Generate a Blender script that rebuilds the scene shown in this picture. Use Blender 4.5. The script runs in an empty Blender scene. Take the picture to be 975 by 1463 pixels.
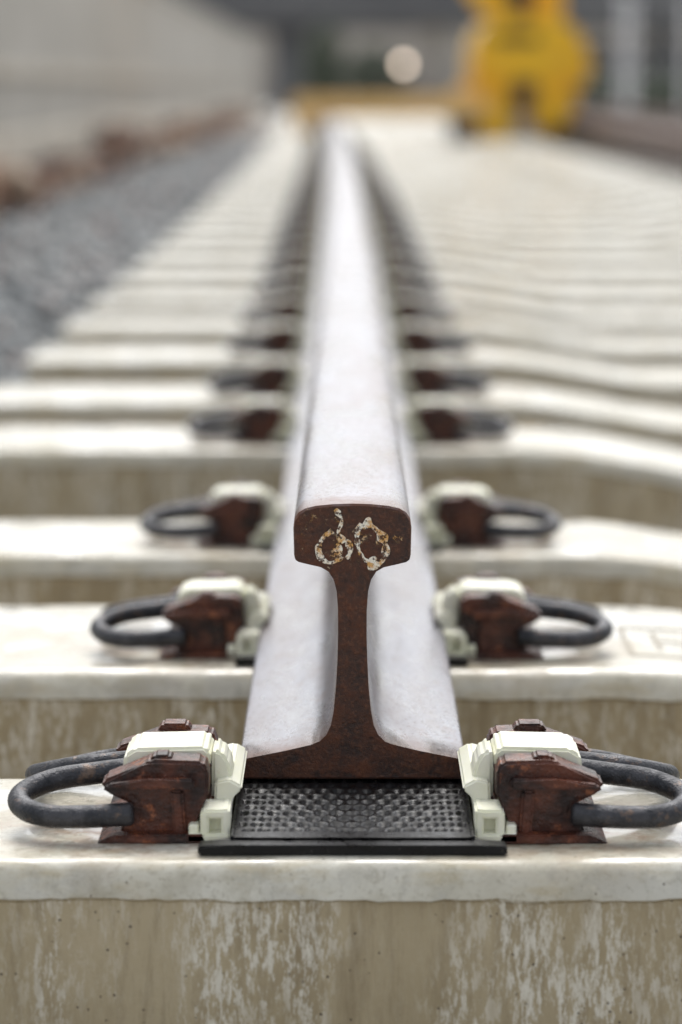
import bpy, bmesh, math, random
from mathutils import Vector, Matrix, noise
random.seed(7)
scene=bpy.context.scene
R=math.radians

# ---------------------------------------------------------------- materials
def newmat(name):
    m=bpy.data.materials.new(name); m.use_nodes=True
    nt=m.node_tree; b=nt.nodes['Principled BSDF']
    return m,nt,b
class NB:
    def __init__(s,nt): s.nt=nt; s.n=nt.nodes; s.l=nt.links
    def add(s,t,**k):
        n=s.n.new(t)
        for a,v in k.items(): setattr(n,a,v)
        return n
    def obj(s,rand=False):
        tc=s.add('ShaderNodeTexCoord'); o=tc.outputs['Object']
        if rand:
            oi=s.add('ShaderNodeObjectInfo'); mu=s.add('ShaderNodeMath',operation='MULTIPLY'); mu.inputs[1].default_value=37.0
            s.l.new(oi.outputs['Random'],mu.inputs[0])
            va=s.add('ShaderNodeVectorMath',operation='ADD'); s.l.new(o,va.inputs[0]); s.l.new(mu.outputs[0],va.inputs[1]); return va.outputs[0]
        return o
    def mapp(s,v,scale):
        m=s.add('ShaderNodeMapping'); m.inputs['Scale'].default_value=scale; s.l.new(v,m.inputs['Vector']); return m.outputs[0]
    def noise(s,v,scale,detail=5,rough=.6,dist=0):
        n=s.add('ShaderNodeTexNoise'); n.inputs['Scale'].default_value=scale; n.inputs['Detail'].default_value=detail
        n.inputs['Roughness'].default_value=rough; n.inputs['Distortion'].default_value=dist; s.l.new(v,n.inputs['Vector']); return n.outputs[0]
    def voro(s,v,scale):
        n=s.add('ShaderNodeTexVoronoi'); n.inputs['Scale'].default_value=scale; s.l.new(v,n.inputs['Vector']); return n
    def ramp(s,f,stops):
        r=s.add('ShaderNodeValToRGB'); e=r.color_ramp.elements
        while len(e)<len(stops): e.new(.5)
        for i,(p,c) in enumerate(stops):
            e[i].position=p; e[i].color=(c,c,c,1) if isinstance(c,(int,float)) else (*c,1)
        s.l.new(f,r.inputs[0]); return r.outputs[0]
    def mix(s,f,a,b):
        m=s.add('ShaderNodeMix',data_type='RGBA')
        for sock,v in ((m.inputs[0],f),(m.inputs[6],a),(m.inputs[7],b)):
            if isinstance(v,(int,float)): sock.default_value=v
            elif isinstance(v,tuple): sock.default_value=(*v,1)
            else: s.l.new(v,sock)
        return m.outputs[2]
    def math(s,op,a,b=None):
        m=s.add('ShaderNodeMath',operation=op)
        for i,v in enumerate((a,b)):
            if v is None: continue
            if isinstance(v,(int,float)): m.inputs[i].default_value=v
            else: s.l.new(v,m.inputs[i])
        return m.outputs[0]
    def bump(s,b,h,strength=.5,dist=.002,prev=None):
        n=s.add('ShaderNodeBump'); n.inputs['Strength'].default_value=strength; n.inputs['Distance'].default_value=dist
        s.l.new(h,n.inputs['Height'])
        if prev: s.l.new(prev,n.inputs['Normal'])
        s.l.new(n.outputs[0],b.inputs['Normal']); return n.outputs[0]

def simple(name,c1,c2,scale=5,rough=.6,metal=0,bs=0,bd=.002,rand=False,r2=None,detail=5,third=None):
    m,nt,b=newmat(name); q=NB(nt); v=q.obj(rand); n=q.noise(v,scale,detail)
    f=q.ramp(n,[(.38,0.),(.62,1.)])
    c=q.mix(f,c1,c2)
    if third:
        c3,sc3,lo,hi=third
        c=q.mix(q.ramp(q.noise(v,sc3,6,.7),[(lo,0.),(hi,1.)]),c,c3)
    nt.links.new(c,b.inputs['Base Color'])
    b.inputs['Metallic'].default_value=metal
    if r2 is None: b.inputs['Roughness'].default_value=rough
    else: nt.links.new(q.ramp(q.noise(v,scale*1.7,5),[(.35,rough),(.65,r2)]),b.inputs['Roughness'])
    if bs: q.bump(b,q.noise(v,scale*6,6),bs,bd)
    return m

def concrete_top():
    m,nt,b=newmat('concrete_top'); q=NB(nt); o=q.obj(); v=q.obj(True)
    big=q.noise(v,5,5); med=q.noise(v,28,6,.65); fine=q.noise(v,260,4,.7)
    c=q.mix(q.ramp(big,[(.35,0.),(.65,1.)]),(.52,.485,.385),(.68,.66,.58))
    c=q.mix(q.ramp(med,[(.47,0.),(.70,.75)]),c,(.37,.335,.245))
    c=q.mix(q.ramp(q.noise(v,75,6,.75),[(.56,0.),(.68,.55)]),c,(.34,.30,.22))
    c=q.mix(q.ramp(fine,[(.55,0.),(.72,.55)]),c,(.25,.21,.14))
    sp=q.voro(v,85); spk=q.math('MULTIPLY',q.ramp(sp.outputs['Distance'],[(.05,1.),(.10,0.)]),q.ramp(q.noise(v,22,3),[(.50,0.),(.56,.9)]))
    c=q.mix(spk,c,(.10,.075,.05))
    sep=q.add('ShaderNodeSeparateXYZ'); nt.links.new(o,sep.inputs[0])
    ax=q.math('ABSOLUTE',sep.outputs[0]); dx=q.math('MULTIPLY',q.math('SUBTRACT',ax,.135),8.5)
    dy=q.math('MULTIPLY',q.math('SUBTRACT',sep.outputs[1],.08),10.)
    d=q.math('SQRT',q.math('ADD',q.math('MULTIPLY',dx,dx),q.math('MULTIPLY',dy,dy)))
    mask=q.ramp(d,[(.2,1.),(1.0,0.)])
    st=q.math('MULTIPLY',mask,q.ramp(q.noise(v,40,5,.7),[(.42,0.),(.58,.85)]))
    c=q.mix(st,c,(.27,.12,.04))
    lip=q.ramp(q.noise(q.mapp(v,(1,3,3)),16,6,.7),[(.48,0.),(.62,.5)])
    fr=q.ramp(sep.outputs[1],[(0.,1.),(.03,0.)])
    c=q.mix(q.math('MULTIPLY',lip,fr),c,(.44,.36,.21))
    wet=q.ramp(q.noise(v,15,7,.62),[(.50,0.),(.56,1.)])
    c=q.mix(q.math('MULTIPLY',wet,.22),c,(.20,.18,.14))
    nt.links.new(c,b.inputs['Base Color'])
    nt.links.new(q.math('MULTIPLY',wet,.9),b.inputs['Coat Weight']); b.inputs['Coat Roughness'].default_value=.07
    nt.links.new(q.ramp(q.noise(v,13,7,.65),[(.40,.20),(.52,.32),(.62,.6)]),b.inputs['Roughness'])
    p=q.bump(b,med,.22,.004); q.bump(b,fine,.25,.0007,p)
    return m
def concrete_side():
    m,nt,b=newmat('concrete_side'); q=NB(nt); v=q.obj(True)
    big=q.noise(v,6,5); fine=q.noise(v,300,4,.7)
    c=q.mix(q.ramp(big,[(.35,0.),(.65,1.)]),(.35,.28,.165),(.46,.38,.245))  # base darker than the top: shade of upright faces put into the colour
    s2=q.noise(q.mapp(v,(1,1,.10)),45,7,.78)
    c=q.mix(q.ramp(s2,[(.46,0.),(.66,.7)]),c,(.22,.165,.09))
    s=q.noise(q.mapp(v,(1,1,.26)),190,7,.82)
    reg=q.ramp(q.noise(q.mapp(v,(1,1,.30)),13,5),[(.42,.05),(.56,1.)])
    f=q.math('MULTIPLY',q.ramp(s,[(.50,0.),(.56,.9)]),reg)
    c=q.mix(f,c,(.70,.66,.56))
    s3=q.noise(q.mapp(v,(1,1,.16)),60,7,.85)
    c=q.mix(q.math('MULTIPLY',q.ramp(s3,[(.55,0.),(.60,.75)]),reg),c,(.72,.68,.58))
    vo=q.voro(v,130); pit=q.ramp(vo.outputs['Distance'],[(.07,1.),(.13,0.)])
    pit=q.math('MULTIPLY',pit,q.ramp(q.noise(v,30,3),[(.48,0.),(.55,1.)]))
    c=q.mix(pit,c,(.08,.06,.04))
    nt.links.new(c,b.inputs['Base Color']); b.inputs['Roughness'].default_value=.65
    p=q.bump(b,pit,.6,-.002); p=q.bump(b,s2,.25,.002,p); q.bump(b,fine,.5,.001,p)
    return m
def rust_end():
    m,nt,b=newmat('rail_cut_rust'); q=NB(nt); v=q.obj()
    n=q.noise(v,38,7,.75); f=q.noise(v,480,4,.75)
    c=q.mix(q.ramp(n,[(.38,0.),(.62,1.)]),(.024,.009,.006),(.105,.034,.015))
    c=q.mix(q.ramp(f,[(.5,0.),(.72,.6)]),c,(.22,.085,.04))
    c=q.mix(q.ramp(q.noise(v,120,6,.7),[(.56,0.),(.64,.8)]),c,(.014,.006,.005))
    nt.links.new(c,b.inputs['Base Color']); nt.links.new(q.ramp(n,[(.4,.38),(.6,.75)]),b.inputs['Roughness'])
    p=q.bump(b,n,.6,.004); q.bump(b,f,.8,.001,p); return m
def rail_steel():
    m,nt,b=newmat('rail_steel'); q=NB(nt); v=q.obj()
    n=q.noise(q.mapp(v,(1,.2,1)),22,7,.7); f=q.noise(v,260,5,.75)
    c=q.mix(q.ramp(n,[(.38,0.),(.64,1.)]),(.33,.335,.37),(.26,.235,.24))
    c=q.mix(q.ramp(q.noise(q.mapp(v,(1,.5,1)),45,7,.75),[(.56,0.),(.70,.6)]),c,(.20,.12,.09))
    c=q.mix(q.ramp(f,[(.55,0.),(.63,.9)]),c,(.09,.045,.03))
    sep=q.add('ShaderNodeSeparateXYZ'); nt.links.new(v,sep.inputs[0])
    e=q.math('ADD',sep.outputs[1],q.math('MULTIPLY',q.noise(v,60,5),.06))
    c=q.mix(q.ramp(q.math('MULTIPLY',q.math('SUBTRACT',e,1.775),20.),[(.0,.95),(1.,0.)]),c,(.13,.05,.025))
    wz=q.ramp(sep.outputs[2],[(.022,0.),(.045,.45),(.125,.55),(.15,0.)])
    c=q.mix(q.math('MULTIPLY',wz,q.ramp(n,[(.3,.3),(.6,1.)])),c,(.17,.11,.085))
    nt.links.new(c,b.inputs['Base Color']); b.inputs['Metallic'].default_value=.5
    nt.links.new(q.ramp(q.noise(q.mapp(v,(1,.3,1)),30,7,.75),[(.35,.16),(.65,.44)]),b.inputs['Roughness'])
    q.bump(b,f,.25,.0007); return m
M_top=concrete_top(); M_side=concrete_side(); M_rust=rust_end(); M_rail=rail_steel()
M_should=simple('cast_iron_rust',(.018,.007,.006),(.12,.034,.017),45,.12,.1,.7,.0018,True,.55,6,((.30,.10,.04),90,.58,.68))
M_clip=simple('spring_steel',(.020,.022,.027),(.065,.065,.072),60,.22,.5,.8,.0014,True,.55,6,((.15,.105,.08),80,.57,.67))
M_nylon=simple('nylon_cream',(.82,.82,.64),(.88,.87,.74),18,.28,0,.15,.0005,True,.5,5,((.55,.49,.34),50,.60,.76))
M_nylon.node_tree.nodes['Principled BSDF'].inputs['Subsurface Weight'].default_value=.2
M_nylon.node_tree.nodes['Principled BSDF'].inputs['Subsurface Radius'].default_value=(.006,.006,.004)
M_pad=simple('rubber_black',(.003,.003,.0035),(.006,.006,.007),60,.22,0,.5,.0008,False,.5,6,((.12,.11,.10),300,.645,.69))
M_pad.node_tree.nodes['Principled BSDF'].inputs['Specular IOR Level'].default_value=.28
M_wall=simple('wall_concrete',(.40,.38,.335),(.50,.475,.43),1.2,.85,0,.3,.01)
M_plinth=simple('wall_plinth',(.60,.56,.48),(.48,.44,.37),1.5,.85,0,.3,.01,third=((.35,.24,.16),3,.55,.66))
M_yel=simple('yellow_paint',(.92,.56,.010),(.82,.44,.01),4,.35)
M_och=simple('beam_paint',(.90,.62,.26),(.82,.52,.20),6,.5)
M_dark=simple('dark_steel',(.03,.03,.035),(.06,.055,.05),6,.5)
M_glass=simple('dark_glass',(.02,.025,.03),(.03,.035,.04),3,.1)
M_tim=simple('sleeper_grey',(.22,.20,.17),(.32,.29,.25),8,.7)
M_railb=simple('rail_brown',(.10,.055,.04),(.15,.09,.07),8,.5,.3)
M_bridge=simple('bridge_concrete',(.12,.12,.125),(.18,.18,.18),.6,.85)
M_pier=simple('pier_concrete',(.42,.38,.33),(.34,.31,.28),.9,.85)
M_white=simple('white_paint',(.7,.7,.7),(.6,.6,.62),3,.4)
M_grey=simple('gravel_ground',(.40,.385,.36),(.50,.48,.44),.8,.9,0,.5,.02)

def stones_mat(name,cols,rough=.7):
    m,nt,b=newmat(name); q=NB(nt); g=q.add('ShaderNodeNewGeometry')
    c=q.ramp(g.outputs['Random Per Island'],cols); n=q.noise(q.obj(),120,3)
    c2=q.mix(q.math('MULTIPLY',n,.5),c,(.10,.10,.10))
    nt.links.new(c2,b.inputs['Base Color']); b.inputs['Roughness'].default_value=rough; return m
M_bal=stones_mat('ballast_stone',[(0,(.09,.10,.105)),(.35,(.19,.21,.22)),(.7,(.31,.33,.335)),(.91,(.5,.5,.48)),(1,(.36,.13,.07))],.5)
M_rub=stones_mat('rubble_stone',[(0,(.02,.015,.015)),(.3,(.20,.06,.03)),(.5,(.48,.24,.12)),(.75,(.65,.52,.40)),(1,(.10,.05,.04))])
M_leaf=stones_mat('foliage_leaf',[(0,(.05,.07,.04)),(.5,(.09,.12,.07)),(1,(.15,.16,.12))])

# ---------------------------------------------------------------- mesh builder
class MB:
    def __init__(s): s.v=[];s.f=[];s.m=[];s.s=[];s.mats=[]
    def mi(s,mat):
        if mat not in s.mats: s.mats.append(mat)
        return s.mats.index(mat)
    def add(s,vs,fs,mat,smooth=False,T=None):
        o=len(s.v)
        s.v+= [tuple(T@Vector(p)) if T else tuple(p) for p in vs]
        i=s.mi(mat)
        for f in fs: s.f.append(tuple(o+k for k in f)); s.m.append(i); s.s.append(smooth)
    def addbm(s,bm,mat,smooth=False,T=None):
        bmesh.ops.recalc_face_normals(bm,faces=bm.faces)
        bm.verts.index_update()
        s.add([v.co.copy() for v in bm.verts],[[v.index for v in f.verts] for f in bm.faces],mat,smooth,T); bm.free()
    def prism(s,prof,y0,y1,mat,bev=.0015,seg=2,T=None,smooth=False):
        bm=bmesh.new(); a=[bm.verts.new((x,y0,z)) for x,z in prof]; b=[bm.verts.new((x,y1,z)) for x,z in prof]
        bm.faces.new(a); bm.faces.new(b[::-1]); n=len(prof)
        for i in range(n): bm.faces.new((a[i],b[i],b[(i+1)%n],a[(i+1)%n]))
        if bev: bmesh.ops.bevel(bm,geom=list(bm.edges),offset=bev,segments=seg,affect='EDGES',clamp_overlap=True)
        s.addbm(bm,mat,smooth,T)
    def box(s,x0,x1,y0,y1,z0,z1,mat,bev=.001,seg=2,T=None):
        s.prism([(x0,z0),(x1,z0),(x1,z1),(x0,z1)],y0,y1,mat,bev,seg,T)
    def tube(s,pts,r,mat,n=14,per=8,T=None):
        P=[Vector(p) for p in pts]; P=[P[0]*2-P[1]]+P+[P[-1]*2-P[-2]]; C=[]
        for i in range(1,len(P)-2):
            for k in range(per):
                t=k/per;a,b,c,d=P[i-1:i+3]
                C.append(.5*((2*b)+(c-a)*t+(2*a-5*b+4*c-d)*t*t+(3*b-a-3*c+d)*t**3))
        C.append(P[-2]); vs=[];fs=[]; up=Vector((0,0,1))
        t0=(C[1]-C[0]).normalized(); t1=(C[-1]-C[-2]).normalized()
        seq=[(C[0]-t0*r*.5,t0,r*.55),(C[0]-t0*r*.25,t0,r*.9)]
        for i,c in enumerate(C):
            t=(C[min(i+1,len(C)-1)]-C[max(i-1,0)]).normalized(); seq.append((c,t,r))
        seq+=[(C[-1]+t1*r*.12,t1,r*.95),(C[-1]+t1*r*.3,t1,r*.75)]
        for c,t,rr in seq:
            a=t.cross(up)
            if a.length<.01: a=Vector((1,0,0))
            a.normalize(); b=t.cross(a)
            for k in range(n):
                an=2*math.pi*k/n; vs.append(c+(a*math.cos(an)+b*math.sin(an))*rr)
        for i in range(len(seq)-1):
            for k in range(n): fs.append((i*n+k,i*n+(k+1)%n,(i+1)*n+(k+1)%n,(i+1)*n+k))
        fs.append(tuple(range(n))[::-1]); L=(len(seq)-1)*n; fs.append(tuple(L+k for k in range(n)))
        s.add(vs,fs,mat,True,T)
    def mesh(s,name):
        me=bpy.data.meshes.new(name); me.from_pydata(s.v,[],s.f)
        for m in s.mats: me.materials.append(m)
        me.polygons.foreach_set('material_index',s.m); me.polygons.foreach_set('use_smooth',s.s)
        me.update()
        bm=bmesh.new(); bm.from_mesh(me); bmesh.ops.recalc_face_normals(bm,faces=bm.faces); bm.to_mesh(me); bm.free()
        return me
def put(name,me,loc=(0,0,0),rot=0,parent=None,scale=(1,1,1)):
    o=bpy.data.objects.new(name,me); scene.collection.objects.link(o); o.location=loc; o.rotation_euler=(0,0,rot); o.scale=scale
    if parent: o.parent=parent
    return o

CURVE=2.8e-4
def cx(y): return -CURVE*max(0,y-1.75)**2
def cang(y): return math.atan(2*CURVE*max(0,y-1.75))

# ---------------------------------------------------------------- rail
half=[(76.0,0),(76.4,1),(76.4,9),(75,11.5),(70,13.5),(45,18.5),(28,22.5),(22,25),(17.5,29.5),(14.5,36),(12.6,46),(11,62),(10,80),(9.5,98),(9.6,115),(10.5,128),(12.5,136),(16,141.5),(21,144.5),(30,146.5),(36,148),(38,149.5),(38.5,152),(38.9,170),(38.2,175.5),(35.5,180),(31,182.8),(24,184.5),(12,185.7)]
prof=[(x/1000,z/1000) for x,z in half]
prof=prof+[(0,.186)]+[(-x,z) for x,z in prof[::-1]]
def rail(name,y0,y1,xf,mat,endmat,fine=True):
    mb=MB(); ys=[y0,y0+.0010]; y=y0+.05
    while y<y1: ys.append(y); y+=.5 if y<20 else 2
    ys.append(y1); n=len(prof); vs=[];fs=[]
    rr=[.985+.006*noise.noise(Vector((i*.9,4,1))) for i in range(n)]
    for j,y in enumerate(ys):
        for i,(x,z) in enumerate(prof):
            k=1 if j else rr[i]
            vs.append((xf(y)+x*k,y,(z-.09)*k+.09))
    for j in range(len(ys)-1):
        for i in range(n):
            i2=(i+1)%n; fs.append((j*n+i,j*n+i2,(j+1)*n+i2,(j+1)*n+i))
    mb.add(vs,fs,mat,True)
    ef=[(xf(y0)+x*k,y0,(z-.09)*k+.09) for (x,z),k in zip(prof,rr)]
    mb.add(ef,[tuple(range(n))],endmat)
    ef=[(xf(y1)+x,y1,z) for x,z in prof]
    mb.add(ef,[tuple(range(n))],endmat)
    me=mb.mesh(name+'_mesh'); o=put(name,me); return o
RE=1.749
railo=rail('steel_rail',RE,62,cx,M_rail,M_rust)
me=railo.data
bm=bmesh.new(); bm.from_mesh(me)
for e in bm.edges:
    if len(e.link_faces)==2 and e.calc_face_angle(0)>R(38): e.smooth=False
bm.to_mesh(me); bm.free()
# worn paint mark on the rail end
def markmat(name,scale,lo,hi,ca,cb):
    m,nt,b=newmat(name); q=NB(nt); v=q.obj()
    b.inputs['Roughness'].default_value=.6
    n=q.noise(v,150,5,.75)
    nt.links.new(q.mix(q.ramp(n,[(.45,0.),(.58,1.)]),ca,cb),b.inputs['Base Color'])
    tr=q.add('ShaderNodeBsdfTransparent'); mx=q.add('ShaderNodeMixShader')
    nt.links.new(q.ramp(q.noise(v,scale,6,.75),[(lo,0.),(hi,1.)]),mx.inputs[0])
    nt.links.new(tr.outputs[0],mx.inputs[1]); nt.links.new(b.outputs[0],mx.inputs[2])
    nt.links.new(mx.outputs[0],nt.nodes['Material Output'].inputs[0]); return m
M_mark=markmat('worn_paint_mark',210,.43,.50,(.88,.83,.72),(.66,.36,.11))
M_smear=markmat('worn_paint_smear',120,.59,.65,(.60,.44,.28),(.36,.18,.06))
def ribbon(mb,pts,w,y,mat,per=6):
    P=[Vector((p[0],0,p[1])) for p in pts]; P=[P[0]*2-P[1]]+P+[P[-1]*2-P[-2]]; C=[]
    for i in range(1,len(P)-2):
        for k in range(per):
            t=k/per;a,b_,c,d=P[i-1:i+3]
            C.append(.5*((2*b_)+(c-a)*t+(2*a-5*b_+4*c-d)*t*t+(3*b_-a-3*c+d)*t**3))
    C.append(P[-2]); vs=[]
    for i,c in enumerate(C):
        t=(C[min(i+1,len(C)-1)]-C[max(i-1,0)]).normalized(); nn=Vector((t.z,0,-t.x))
        ww=w*(.35+.75*abs(noise.noise(Vector((c.x*160,c.z*160,w*999))))*2)
        vs+=[(c.x+nn.x*ww,y,c.z+nn.z*ww),(c.x-nn.x*ww,y,c.z-nn.z*ww)]
    mb.add(vs,[(2*i,2*i+1,2*i+3,2*i+2) for i in range(len(C)-1)],mat)
mb=MB()
mm=lambda L:[((x-504)/2140,(1113-y)/2140) for x,y in L]
ribbon(mb,mm([(476,753),(463,763),(456,778),(460,792),(472,799),(484,794),(487,782),(479,775)]),.0027,RE-.0006,M_mark)
ribbon(mb,mm([(520,740),(536,750),(549,768),(550,788),(540,801),(526,797)]),.0036,RE-.0006,M_mark)
ribbon(mb,mm([(527,799),(516,788),(511,770),(511,754),(517,743)]),.0024,RE-.0008,M_mark)
ribbon(mb,mm([(488,770),(496,768),(501,780),(497,794)]),.0022,RE-.0009,M_mark)
ribbon(mb,mm([(480,722),(489,738),(484,756),(490,768)]),.0026,RE-.0010,M_mark)
ribbon(mb,mm([(433,738),(470,748),(520,752),(575,745)]),.016,RE-.0004,M_smear)
ribbon(mb,mm([(440,785),(480,784),(540,788)]),.012,RE-.0003,M_smear)
put('paint_mark',mb.mesh('paint_mark'),parent=railo)

# ---------------------------------------------------------------- sleeper
LT=-.01
def drop(x):
    if x<.23: return 0
    t=min(1,(x-.23)/.32); d=.040*(t*t*(3-2*t))
    if x>1.0: t=min(1,(x-1.0)/.3); d*=1-(t*t*(3-2*t))
    return d
def sleeper_mesh(xl,xr,top,side,step=.012,dip=True,W=.22):
    mb=MB(); xs=[];x=xl
    while x<xr: xs.append(x); x+=step
    xs.append(xr)
    sec=[(-.030,-.20),(-.0115,-.024),(-.0145,-.0215),(-.013,-.014),(-.009,-.006),(-.004,-.0015),(.004,0)]
    back=[(W-y,z) for y,z in sec[::-1]]
    allp=sec+[(W*k,0) for k in (.2,.4,.6,.8)]+back; n=len(allp); vs=[]
    for x in xs:
        d=drop(x) if dip else 0
        lipd=.0016*noise.noise(Vector((x*22,5,1)))+.0012*noise.noise(Vector((x*95,7,1)))
        for i,(y,z) in enumerate(allp):
            nz=noise.noise(Vector((x*14,i*1.7,3)))*.0012+noise.noise(Vector((x*70,i*2.1,9)))*.0005
            if i in(1,2,3): nz+=lipd
            zz=z-d if z>-.1 else z
            vs.append((x,y+nz,zz+nz*.8))
    ft=[];fsd=[]
    for j in range(len(xs)-1):
        for i in range(n):
            i2=(i+1)%n; q_=(j*n+i,j*n+i2,(j+1)*n+i2,(j+1)*n+i)
            (ft if 2<=i<n-3 else fsd).append(q_)
    mb.add(vs,ft,top,True)
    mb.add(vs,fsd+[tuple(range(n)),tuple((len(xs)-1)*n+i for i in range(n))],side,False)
    return mb.mesh('sleeper_mesh')
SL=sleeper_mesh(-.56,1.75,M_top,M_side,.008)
FR=[1.594,2.143,2.69,3.50,4.04,4.68]; WS=[.195,.27,.215,.235,.22,.22]
y=5.29
while y<52: FR.append(y); WS.append(.22); y+=.6

# ---------------------------------------------------------------- fastening (clip assembly), local y=0 at sleeper front edge
def fastening(sgn):
    mb=MB(); T=Matrix.Scale(sgn,4,(1,0,0)); F=1.594
    def Y(d): return d-F
    lug=[(.100,-.010),(.097,.010),(.090,.016),(.090,.034),(.094,.0395),(.126,.0405),(.132,.037),(.156,.0275),(.158,.022),(.152,.019),(.136,.014),(.139,.004),(.146,-.004),(.148,-.010)]
    lug2=[(x,z if z<0 else z*.86) for x,z in lug]
    mb.prism(lug,Y(1.640),Y(1.664),M_should,.0022,3,T)
    mb.prism(lug2,Y(1.742),Y(1.764),M_should,.0022,3,T)
    mb.prism([(.112,.039),(.128,.039),(.124,.0425),(.115,.0425)],Y(1.645),Y(1.661),M_should,.0014,2,T)
    mb.prism([(.106,.033),(.130,.033),(.126,.0385),(.110,.0385)],Y(1.746),Y(1.762),M_should,.0014,2,T)
    mb.prism([(.099,.023),(.155,.0235),(.153,.0262),(.128,.0300),(.099,.030)],Y(1.633),Y(1.643),M_should,.0022,3,T)
    mb.prism([(.104,-.009),(.112,-.009),(.114,.022),(.106,.022)],Y(1.635),Y(1.643),M_should,.0018,2,T)
    mb.prism([(.094,-.010),(.094,.022),(.100,.028),(.136,.028),(.142,.016),(.146,-.010)],Y(1.662),Y(1.744),M_should,.002,2,T)
    mb.prism([(.090,-.010),(.093,-.004),(.150,-.005),(.160,-.010)],Y(1.628),Y(1.776),M_should,.001,2,T)
    # nylon cap over the clip toe
    mb.prism([(.090,.029),(.090,.039),(.094,.0425),(.138,.0415),(.145,.037),(.1465,.027),(.1425,.026),(.140,.031)],Y(1.6665),Y(1.712),M_nylon,.0025,4,T)
    # side insulator: low post along rail foot + short curved upright horn
    mb.prism([(.0775,-.009),(.0775,.012),(.070,.0165),(.070,.0195),(.078,.024),(.087,.022),(.0885,-.009)],Y(1.657),Y(1.755),M_nylon,.0018,3,T)
    mb.prism([(.0778,.008),(.0762,.017),(.0765,.026),(.0790,.034),(.0830,.0395),(.0885,.0415),(.0895,.036),(.0895,.008)],Y(1.6655),Y(1.700),M_nylon,.0022,4,T)
    mb.prism([(.080,.018),(.080,.024),(.084,.029),(.0895,.030),(.0895,.018)],Y(1.698),Y(1.732),M_nylon,.0018,3,T)
    for a,bb in ((1.630,1.6585),(1.7535,1.778)):
        mb.box(.0765,.082,Y(a),Y(bb),-.0095,.0115,M_nylon,.0014,2,T)
        mb.box(.0895,.095,Y(a),Y(bb),-.0095,.0095,M_nylon,.0014,2,T)
        mb.box(.0775,.0945,Y(a+.0006),Y(bb),.0052,.0110,M_nylon,.0014,2,T)
        mb.box(.0765,.1035,Y(a-.002),Y(bb-.001),-.0097,-.0040,M_nylon,.0012,2,T)
        mb.box(.081,.091,Y(a+.010),Y(bb-.0008),-.008,.008,M_nylon,.0006,1,T)
        mb.box(.096,.1025,Y(a+.002),Y(bb-.0014),-.006,.001,M_nylon,.001,1,T)
    r=.0073
    f=[(.100,1.692,.0275),(.138,1.692,.0225),(.165,1.6915,.019),(.190,1.686,.0165),(.207,1.674,.0125),(.2115,1.659,.0095),(.204,1.644,.0070),(.188,1.6355,.0055),(.165,1.6335,.006),(.139,1.633,.0078)]
    b=[(.100,1.712,.0275),(.138,1.712,.0225),(.165,1.713,.019),(.188,1.719,.0145),(.206,1.732,.008),(.2105,1.748,.003),(.203,1.764,.001),(.186,1.771,.003),(.165,1.773,.007),(.140,1.772,.010)]
    mb.tube([(u,Y(d),z) for u,d,z in f],r,M_clip,18,6,T)
    mb.tube([(u,Y(d),z) for u,d,z in b],r,M_clip,18,6,T)
    return mb.mesh('fastening_mesh')
FL=fastening(-1); FRt=fastening(1)
# ---------------------------------------------------------------- rail pad
def padmesh():
    mb=MB(); z0=-.0095; nx=220; ny=120; x0=-.0755; x1=.0755; y0=.018; y1=.20
    vs=[];fs=[]
    for j in range(ny+1):
        for i in range(nx+1):
            x=x0+(x1-x0)*i/nx; y=y0+(y1-y0)*j/ny
            gx=x/.0100; gy=y/.0135; row=math.floor(gy); fx=(gx+.5*(row%2))%1-.5; fy=gy%1-.5
            d=math.hypot(fx*1.05,fy*1.05); h=-.0024*max(0,1-(d/.43)**3) if d<.43 else 0
            h*=.85+.35*noise.noise(Vector((x*60,y*60,0)))
            if abs(x)>.071 or y<.032: h=0
            h+=.0004*noise.noise(Vector((x*40,y*40,5)))
            vs.append((x,y,-.0013+h))
    for j in range(ny):
        for i in range(nx):
            a=j*(nx+1)+i; fs.append((a,a+1,a+nx+2,a+nx+1))
    mb.add(vs,fs,M_pad,True)
    mb.box(x0,x1,y0,y1,z0,-.0050,M_pad,0)
    mb.box(x0,x0+.0022,y0,y1,z0,-.0004,M_pad,.0004,1); mb.box(x1-.0022,x1,y0,y1,z0,-.0004,M_pad,.0004,1)
    mb.prism([(-.095,z0),(.095,z0),(.095,-.0040),(.078,-.0028),(-.078,-.0028),(-.095,-.0040)],.006,.0205,M_pad,.0012,2)
    mb.box(-.095,.095,.195,.212,z0,-.0030,M_pad,.0012,2)
    return mb.mesh('pad_mesh')
PAD=padmesh()
for i,(f,w) in enumerate(zip(FR,WS)):
    c=f+.1; rz=cang(c); p=(cx(c),f,LT)
    jit=random.uniform(-.004,.004) if i>2 else 0
    put('concrete_sleeper',SL,(p[0],f,LT),rz+ jit,scale=(1,w/.22,1))
    put('rail_fastening',FL,(p[0],f,0),rz); put('rail_fastening',FRt,(p[0],f,0),rz)
    if i<22: put('rail_pad',PAD,(p[0],f,0),rz)
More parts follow.
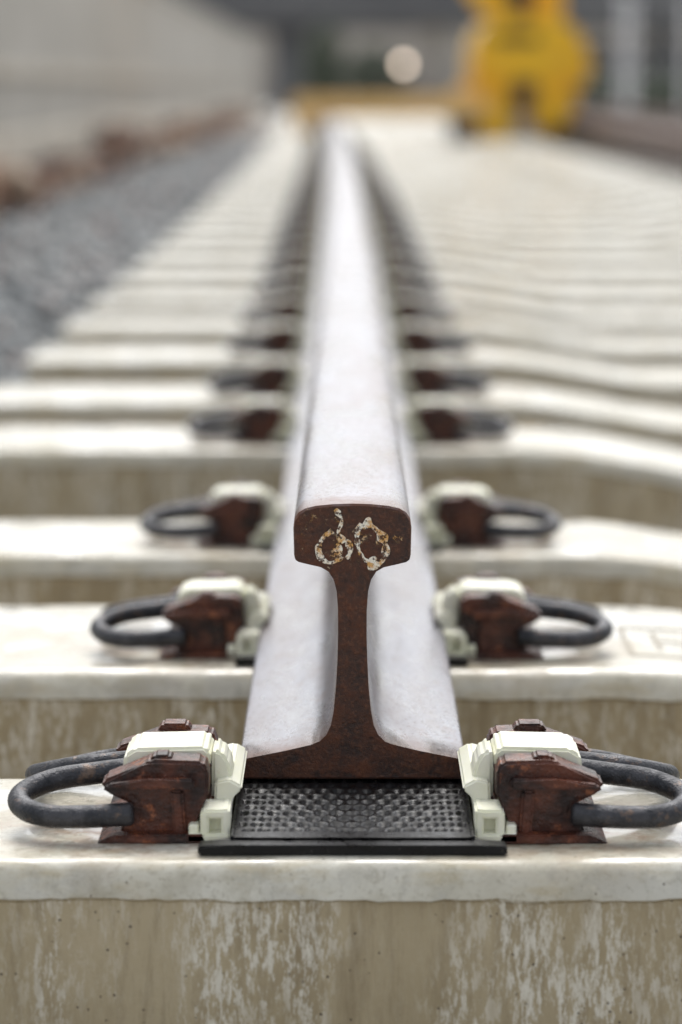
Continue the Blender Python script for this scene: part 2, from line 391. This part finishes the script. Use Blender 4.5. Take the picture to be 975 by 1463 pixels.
# cast mark on second sleeper: outlines as darker strips following its surface
mb=MB()
M_cm=simple('cast_mark_dark',(.28,.24,.17),(.38,.33,.24),60,.5,0,.3,.001)
def strip(xa,xb,ya,yb):
    n=max(2,int((xb-xa)/.006)+1); vs=[]
    for i in range(n+1):
        x=xa+(xb-xa)*i/n; z=LT-drop(x)+.0010; vs+=[(x,ya,z),(x,yb,z)]
    mb.add(vs,[(2*i,2*i+1,2*i+3,2*i+2) for i in range(n)],M_cm)
X=.232;Yb=2.19
strip(X,X+.16,Yb,Yb+.006); strip(X,X+.16,Yb+.12,Yb+.126); strip(X,X+.004,Yb+.006,Yb+.12)
strip(X+.026,X+.030,Yb+.03,Yb+.1); strip(X+.056,X+.060,Yb+.03,Yb+.1); strip(X+.030,X+.056,Yb+.062,Yb+.068)
put('cast_mark',mb.mesh('cast_mark'))

# ---------------------------------------------------------------- ballast, ground
mb=MB(); mb.add([(-400,-60,-.30),(400,-60,-.30),(400,700,-.30),(-400,700,-.30)],[(0,1,2,3)],M_grey)
put('ground',mb.mesh('ground'))
def ico():
    bm=bmesh.new(); bmesh.ops.create_icosphere(bm,subdivisions=1,radius=1); v=[x.co.copy() for x in bm.verts]; f=[[k.index for k in g.verts] for g in bm.faces]; bm.free(); return v,f
IV,IF=ico()
def stones(name,gen,N,mat):
    vs=[];fs=[]
    for _ in range(N):
        x,y,z,s=gen(); o=len(vs)
        sc=Vector((random.uniform(.7,1.25),random.uniform(.7,1.25),random.uniform(.5,.95)))*s
        rt=Matrix.Rotation(random.uniform(0,6.3),3,Vector((random.uniform(-1,1),random.uniform(-1,1),random.uniform(-1,1))).normalized())
        for v in IV:
            k=random.uniform(.78,1.12); p=rt@Vector((v.x*sc.x*k,v.y*sc.y*k,v.z*sc.z*k)); vs.append((p.x+x,p.y+y,p.z+z))
        fs+= [(a+o,b_+o,c+o) for a,b_,c in IF]
    me=bpy.data.meshes.new(name); me.from_pydata(vs,[],fs); me.materials.append(mat); me.update(); return put(name,me)
def bedz(x):
    if x<-.6: return -.13-(min(-.6-x,1.4))*.07
    return -.19
mb=MB()
xs=[-3,-2.0,-1.5,-1.0,-.62,-.55,1.8,5.5]; ys=[-3]+[i*2 for i in range(0,36)]
vs=[(x+cx(y)*(0 if x<-1.9 else 1),y,bedz(x)-.01) for y in ys for x in xs]; n=len(xs)
mb.add(vs,[(j*n+i,j*n+i+1,(j+1)*n+i+1,(j+1)*n+i) for j in range(len(ys)-1) for i in range(n-1)],M_tim)
put('ballast_bed',mb.mesh('ballast_bed'))
def g1():
    y=2.0+(random.random()**1.6)*34; x=random.uniform(-2.0,-.57)
    return x+cx(y)*(1 if x>-1.2 else 0),y,bedz(x)+random.uniform(-.012,.016),random.uniform(.018,.040)
def g2():
    y=random.uniform(1.2,9); x=random.uniform(-.55,2.2); return x,y,-.19+random.uniform(-.015,.012),random.uniform(.02,.034)
st=stones('ballast',g1,14000,M_bal)
st2=stones('crib_ballast',g2,7000,M_bal)
def g3():
    while True:
        y=6+random.random()**1.2*46
        k=.5+1.5*noise.noise(Vector((y*.55,2,0)))
        if random.random()<.12+k: break
    k=max(.15,min(1.1,k)); x=-1.9+random.gauss(0,.09)
    return x,y,-.17+random.uniform(-.02,.22)*k,random.uniform(.03,.10)*(.4+k)
stones('rubble',g3,1300,M_rub)

# ---------------------------------------------------------------- retaining wall
mb=MB(); y=4
while y<62:
    mb.box(-2.40,-2.16,y+.006,y+2.994,.18,1.5,M_wall,.01,1); y+=3
mb.box(-2.42,-2.10,4,62,-.3,.18,M_plinth,.02,1)
mb.box(-2.44,-2.12,4,62,1.5,1.58,M_wall,.01,1)
mb.box(-2.20,-2.13,4,62,.52,.60,M_plinth,.01,1)
put('retaining_wall',mb.mesh('retaining_wall'))

# ---------------------------------------------------------------- adjacent track
def ax(y): return 1.98+max(0,y-14)*.014-.9*CURVE*max(0,y-14)**2*.2
r2=rail('adjacent_rail',5,60,ax,M_railb,M_rust); r3=rail('adjacent_rail',5,60,lambda y:ax(y)+1.5,M_railb,M_rust)
S2=sleeper_mesh(-.16,1.95,M_tim,M_tim,.1,False)
AF=MB()
for sg in (1,-1):
    T=Matrix.Scale(sg,4,(1,0,0))
    AF.prism([(.07,0),(.07,.03),(.10,.045),(.15,.03),(.16,0)],.05,.17,M_dark,.003,1,T)
AFm=AF.mesh('adj_clip')
y=5.2
while y<58:
    put('timber_sleeper',S2,(ax(y),y,-.01)); put('adjacent_fastening',AFm,(ax(y),y,-.008)); y+=.6

# ---------------------------------------------------------------- yellow machine
em=bpy.data.objects.new('yellow_track_machine',None); scene.collection.objects.link(em); em.location=(1.55,25.5,0); em.scale=(1.17,1.17,1.08)
def part(name,fn):
    mb=MB(); fn(mb); return put(name,mb.mesh(name),parent=em)
part('chassis',lambda m:(m.box(-.46,.45,-.5,1.6,.20,.42,M_yel,.03,2),m.box(-.34,-.06,-.62,-.5,-.04,.36,M_yel,.03,2),m.box(.1,.38,-.60,-.5,.06,.36,M_yel,.03,2)))
part('engine_body',lambda m:(m.prism([(-.36,.42),(.52,.42),(.58,.60),(.46,.92),(.22,1.02),(-.22,1.0),(-.34,.86)],-.42,1.3,M_yel,.04,3),
    m.box(-.06,.14,-.53,-.49,.22,.48,M_dark,.02,2),m.box(-.20,.16,-.46,-.42,.80,.88,M_dark,.02,2)))
def boom(m):
    m.prism([(-.22,.98),(.00,.98),(-.10,1.35),(-.30,2.2),(-.60,2.2),(-.48,1.35)],-.1,.25,M_yel,.03,2)
    m.prism([(.16,1.0),(.40,1.0),(.38,1.5),(.48,2.0),(.24,2.0),(.14,1.5)],.2,.5,M_yel,.03,2)
    m.prism([(-.62,2.1),(.5,2.0),(.5,2.2),(-.62,2.3)],-.05,.45,M_yel,.03,2)
    m.tube([(-.0,-.14,1.02),(-.15,-.14,1.9)],.035,M_dark,10,2)
part('boom',boom)
part('cab_window',lambda m:(m.box(-.15,.15,.55,1.1,1.0,1.55,M_glass,.03,2),m.box(-.19,.19,.5,1.15,1.55,1.62,M_yel,.02,2)))
def wheels(m):
    for yy in (-.25,1.1):
        for xx in (-.34,.30):
            for rad,dep,mt in ((.19,.12,M_dark),(.09,.15,M_yel)):
                bm=bmesh.new(); bmesh.ops.create_cone(bm,cap_ends=True,segments=28,radius1=rad,radius2=rad,depth=dep)
                bmesh.ops.rotate(bm,verts=bm.verts,cent=(0,0,0),matrix=Matrix.Rotation(R(90),3,'Y'))
                bmesh.ops.translate(bm,verts=bm.verts,vec=(xx,yy,.19)); m.addbm(bm,mt,False)
part('wheels',wheels)
mb=MB(); mb.box(-.52,1.25,0,.16,.188,.38,M_och,.02,2); mb.box(-.50,-.30,-.02,.18,.05,.24,M_och,.01,1)
mb.box(.9,1.1,-.02,.18,-.005,.2,M_dark,.01,1); mb.tube([(.3,.08,.38),(.32,.08,.44),(.7,.08,.44),(.72,.08,.38)],.015,M_dark,8,3)
put('gauge_beam',mb.mesh('gauge_beam'),(0,24.5,0))

# ---------------------------------------------------------------- background
mb=MB()
mb.box(-14,30,72,82,2.1,3.4,M_bridge,.05,1); mb.box(-14,30,71.9,72.2,3.4,4.2,M_bridge,.03,1)
for X,w,mt in ((-1.6,.9,M_bridge),(2.3,.55,M_pier),(-7,.9,M_bridge),(8.4,.5,M_bridge),(13.5,.8,M_pier)):
    mb.box(X-w/2,X+w/2,72.6,73.6,-.3,2.1,mt,.03,1)
    mb.box(X-w/2-.2,X+w/2+.2,72.5,73.7,1.9,2.098,mt,.03,1)
put('road_bridge',mb.mesh('road_bridge'))
mb=MB(); mb.box(-40,60,110,111,-.3,3.2,M_pier,.03,1)
for k in range(26): mb.box(-40+k*4,-39.8+k*4,109.9,110,-.3,3.3,M_wall,.01,1)
put('noise_barrier_wall',mb.mesh('noise_barrier_wall'))
def leaf(cxx,cyy,czz,rx,ry,rz,N,name,s=(.06,.16)):
    def g():
        while True:
            a=Vector((random.uniform(-1,1),random.uniform(-1,1),random.uniform(-1,1)))
            if a.length<1 and noise.noise(Vector((a.x*2+cxx,a.y*2,a.z*2)))>-.15*(2-a.length): break
        return cxx+a.x*rx,cyy+a.y*ry,czz+a.z*rz,random.uniform(*s)
    return stones(name,g,N,M_leaf)
leaf(-.6,66,.9,.5,.5,1.1,500,'shrub'); leaf(7.2,62,.2,3.0,.8,.55,1500,'shrub'); leaf(6.2,90,1.2,1.5,1,1.4,900,'shrub'); leaf(1.0,95,.9,1.2,1,1.0,700,'shrub')
v=bpy.data.objects.new('parked_van',None); scene.collection.objects.link(v); v.location=(9.0,78,-.3)
mb=MB(); mb.prism([(-2.3,.35),(2.3,.35),(2.35,.95),(1.75,1.25),(1.2,2.0),(-2.2,2.05),(-2.32,1.9)],0,1.9,M_white,.06,2); put('body',mb.mesh('body'),parent=v)
mb=MB(); mb.prism([(1.6,1.25),(1.15,1.85),(.45,1.85),(.45,1.25)],-.012,.0,M_glass,0); put('side_window',mb.mesh('side_window'),parent=v)
mb=MB()
for xx in (-1.5,1.5):
    for yy in (.1,1.8):
        bm=bmesh.new(); bmesh.ops.create_cone(bm,cap_ends=True,segments=24,radius1=.36,radius2=.36,depth=.22)
        bmesh.ops.rotate(bm,verts=bm.verts,cent=(0,0,0),matrix=Matrix.Rotation(R(90),3,'X')); bmesh.ops.translate(bm,verts=bm.verts,vec=(xx,yy,.36)); mb.addbm(bm,M_dark)
put('wheels_van',mb.mesh('wheels_van'),parent=v)
for X,Yp in ((5.5,55),(6.0,58),(7.4,60)):
    mb=MB(); mb.box(-.06,.06,-.06,.06,-.3,2.3,M_white,.01,1); mb.box(-.14,.14,-.08,.08,2.3,2.36,M_white,.01,1); put('marker_post',mb.mesh('marker_post'),(X,Yp,0))
m,nt,b=newmat('lamp_glow'); b.inputs['Emission Color'].default_value=(1,.80,.62,1); b.inputs['Emission Strength'].default_value=6; M_glow=m
lo=bpy.data.objects.new('work_lamp',None); scene.collection.objects.link(lo); lo.location=(1.19,60,0)
mb=MB(); bm=bmesh.new(); bmesh.ops.create_uvsphere(bm,u_segments=20,v_segments=12,radius=.09); bmesh.ops.translate(bm,verts=bm.verts,vec=(0,0,.96)); mb.addbm(bm,M_glow,True); put('bulb',mb.mesh('bulb'),parent=lo)
mb=MB(); mb.box(-.02,.02,.03,.07,-.3,.9,M_dark,.004,1); mb.box(-.13,.13,.11,.16,.84,1.08,M_dark,.01,1); mb.box(-.2,.2,-.1,.2,-.3,-.26,M_dark,.01,1); put('stand',mb.mesh('stand'),parent=lo)

# ---------------------------------------------------------------- light
w=bpy.data.worlds.new('World'); scene.world=w; w.use_nodes=True; nt=w.node_tree
bg=nt.nodes['Background']; sky=nt.nodes.new('ShaderNodeTexSky'); sky.sky_type='NISHITA'; sky.sun_disc=False
sky.sun_elevation=R(54); sky.sun_rotation=R(0); sky.air_density=1.2; sky.dust_density=3
hs=nt.nodes.new('ShaderNodeHueSaturation'); hs.inputs['Saturation'].default_value=.25; hs.inputs['Value'].default_value=1.55
nt.links.new(sky.outputs[0],hs.inputs['Color']); nt.links.new(hs.outputs[0],bg.inputs[0]); bg.inputs[1].default_value=.15
sd=bpy.data.lights.new('sun','SUN'); sd.energy=1.5; sd.angle=R(35); sd.color=(1,.975,.93)
so=bpy.data.objects.new('sun',sd); scene.collection.objects.link(so)
so.rotation_euler=(-R(36),0,0)

# ---------------------------------------------------------------- camera
cd=bpy.data.cameras.new('camera'); co=bpy.data.objects.new('camera',cd); scene.collection.objects.link(co)
cd.sensor_fit='VERTICAL'; cd.sensor_height=36; cd.sensor_width=24; cd.lens=3850/1463*36
co.location=(-.0023,0,.456); co.rotation_euler=(R(90-8.95),0,R(.171))
cd.clip_start=.05; cd.clip_end=1500
cd.dof.use_dof=True; cd.dof.focus_distance=1.77; cd.dof.aperture_fstop=3.8
scene.camera=co
scene.view_settings.view_transform='Standard'; scene.view_settings.look='None'; scene.view_settings.exposure=0
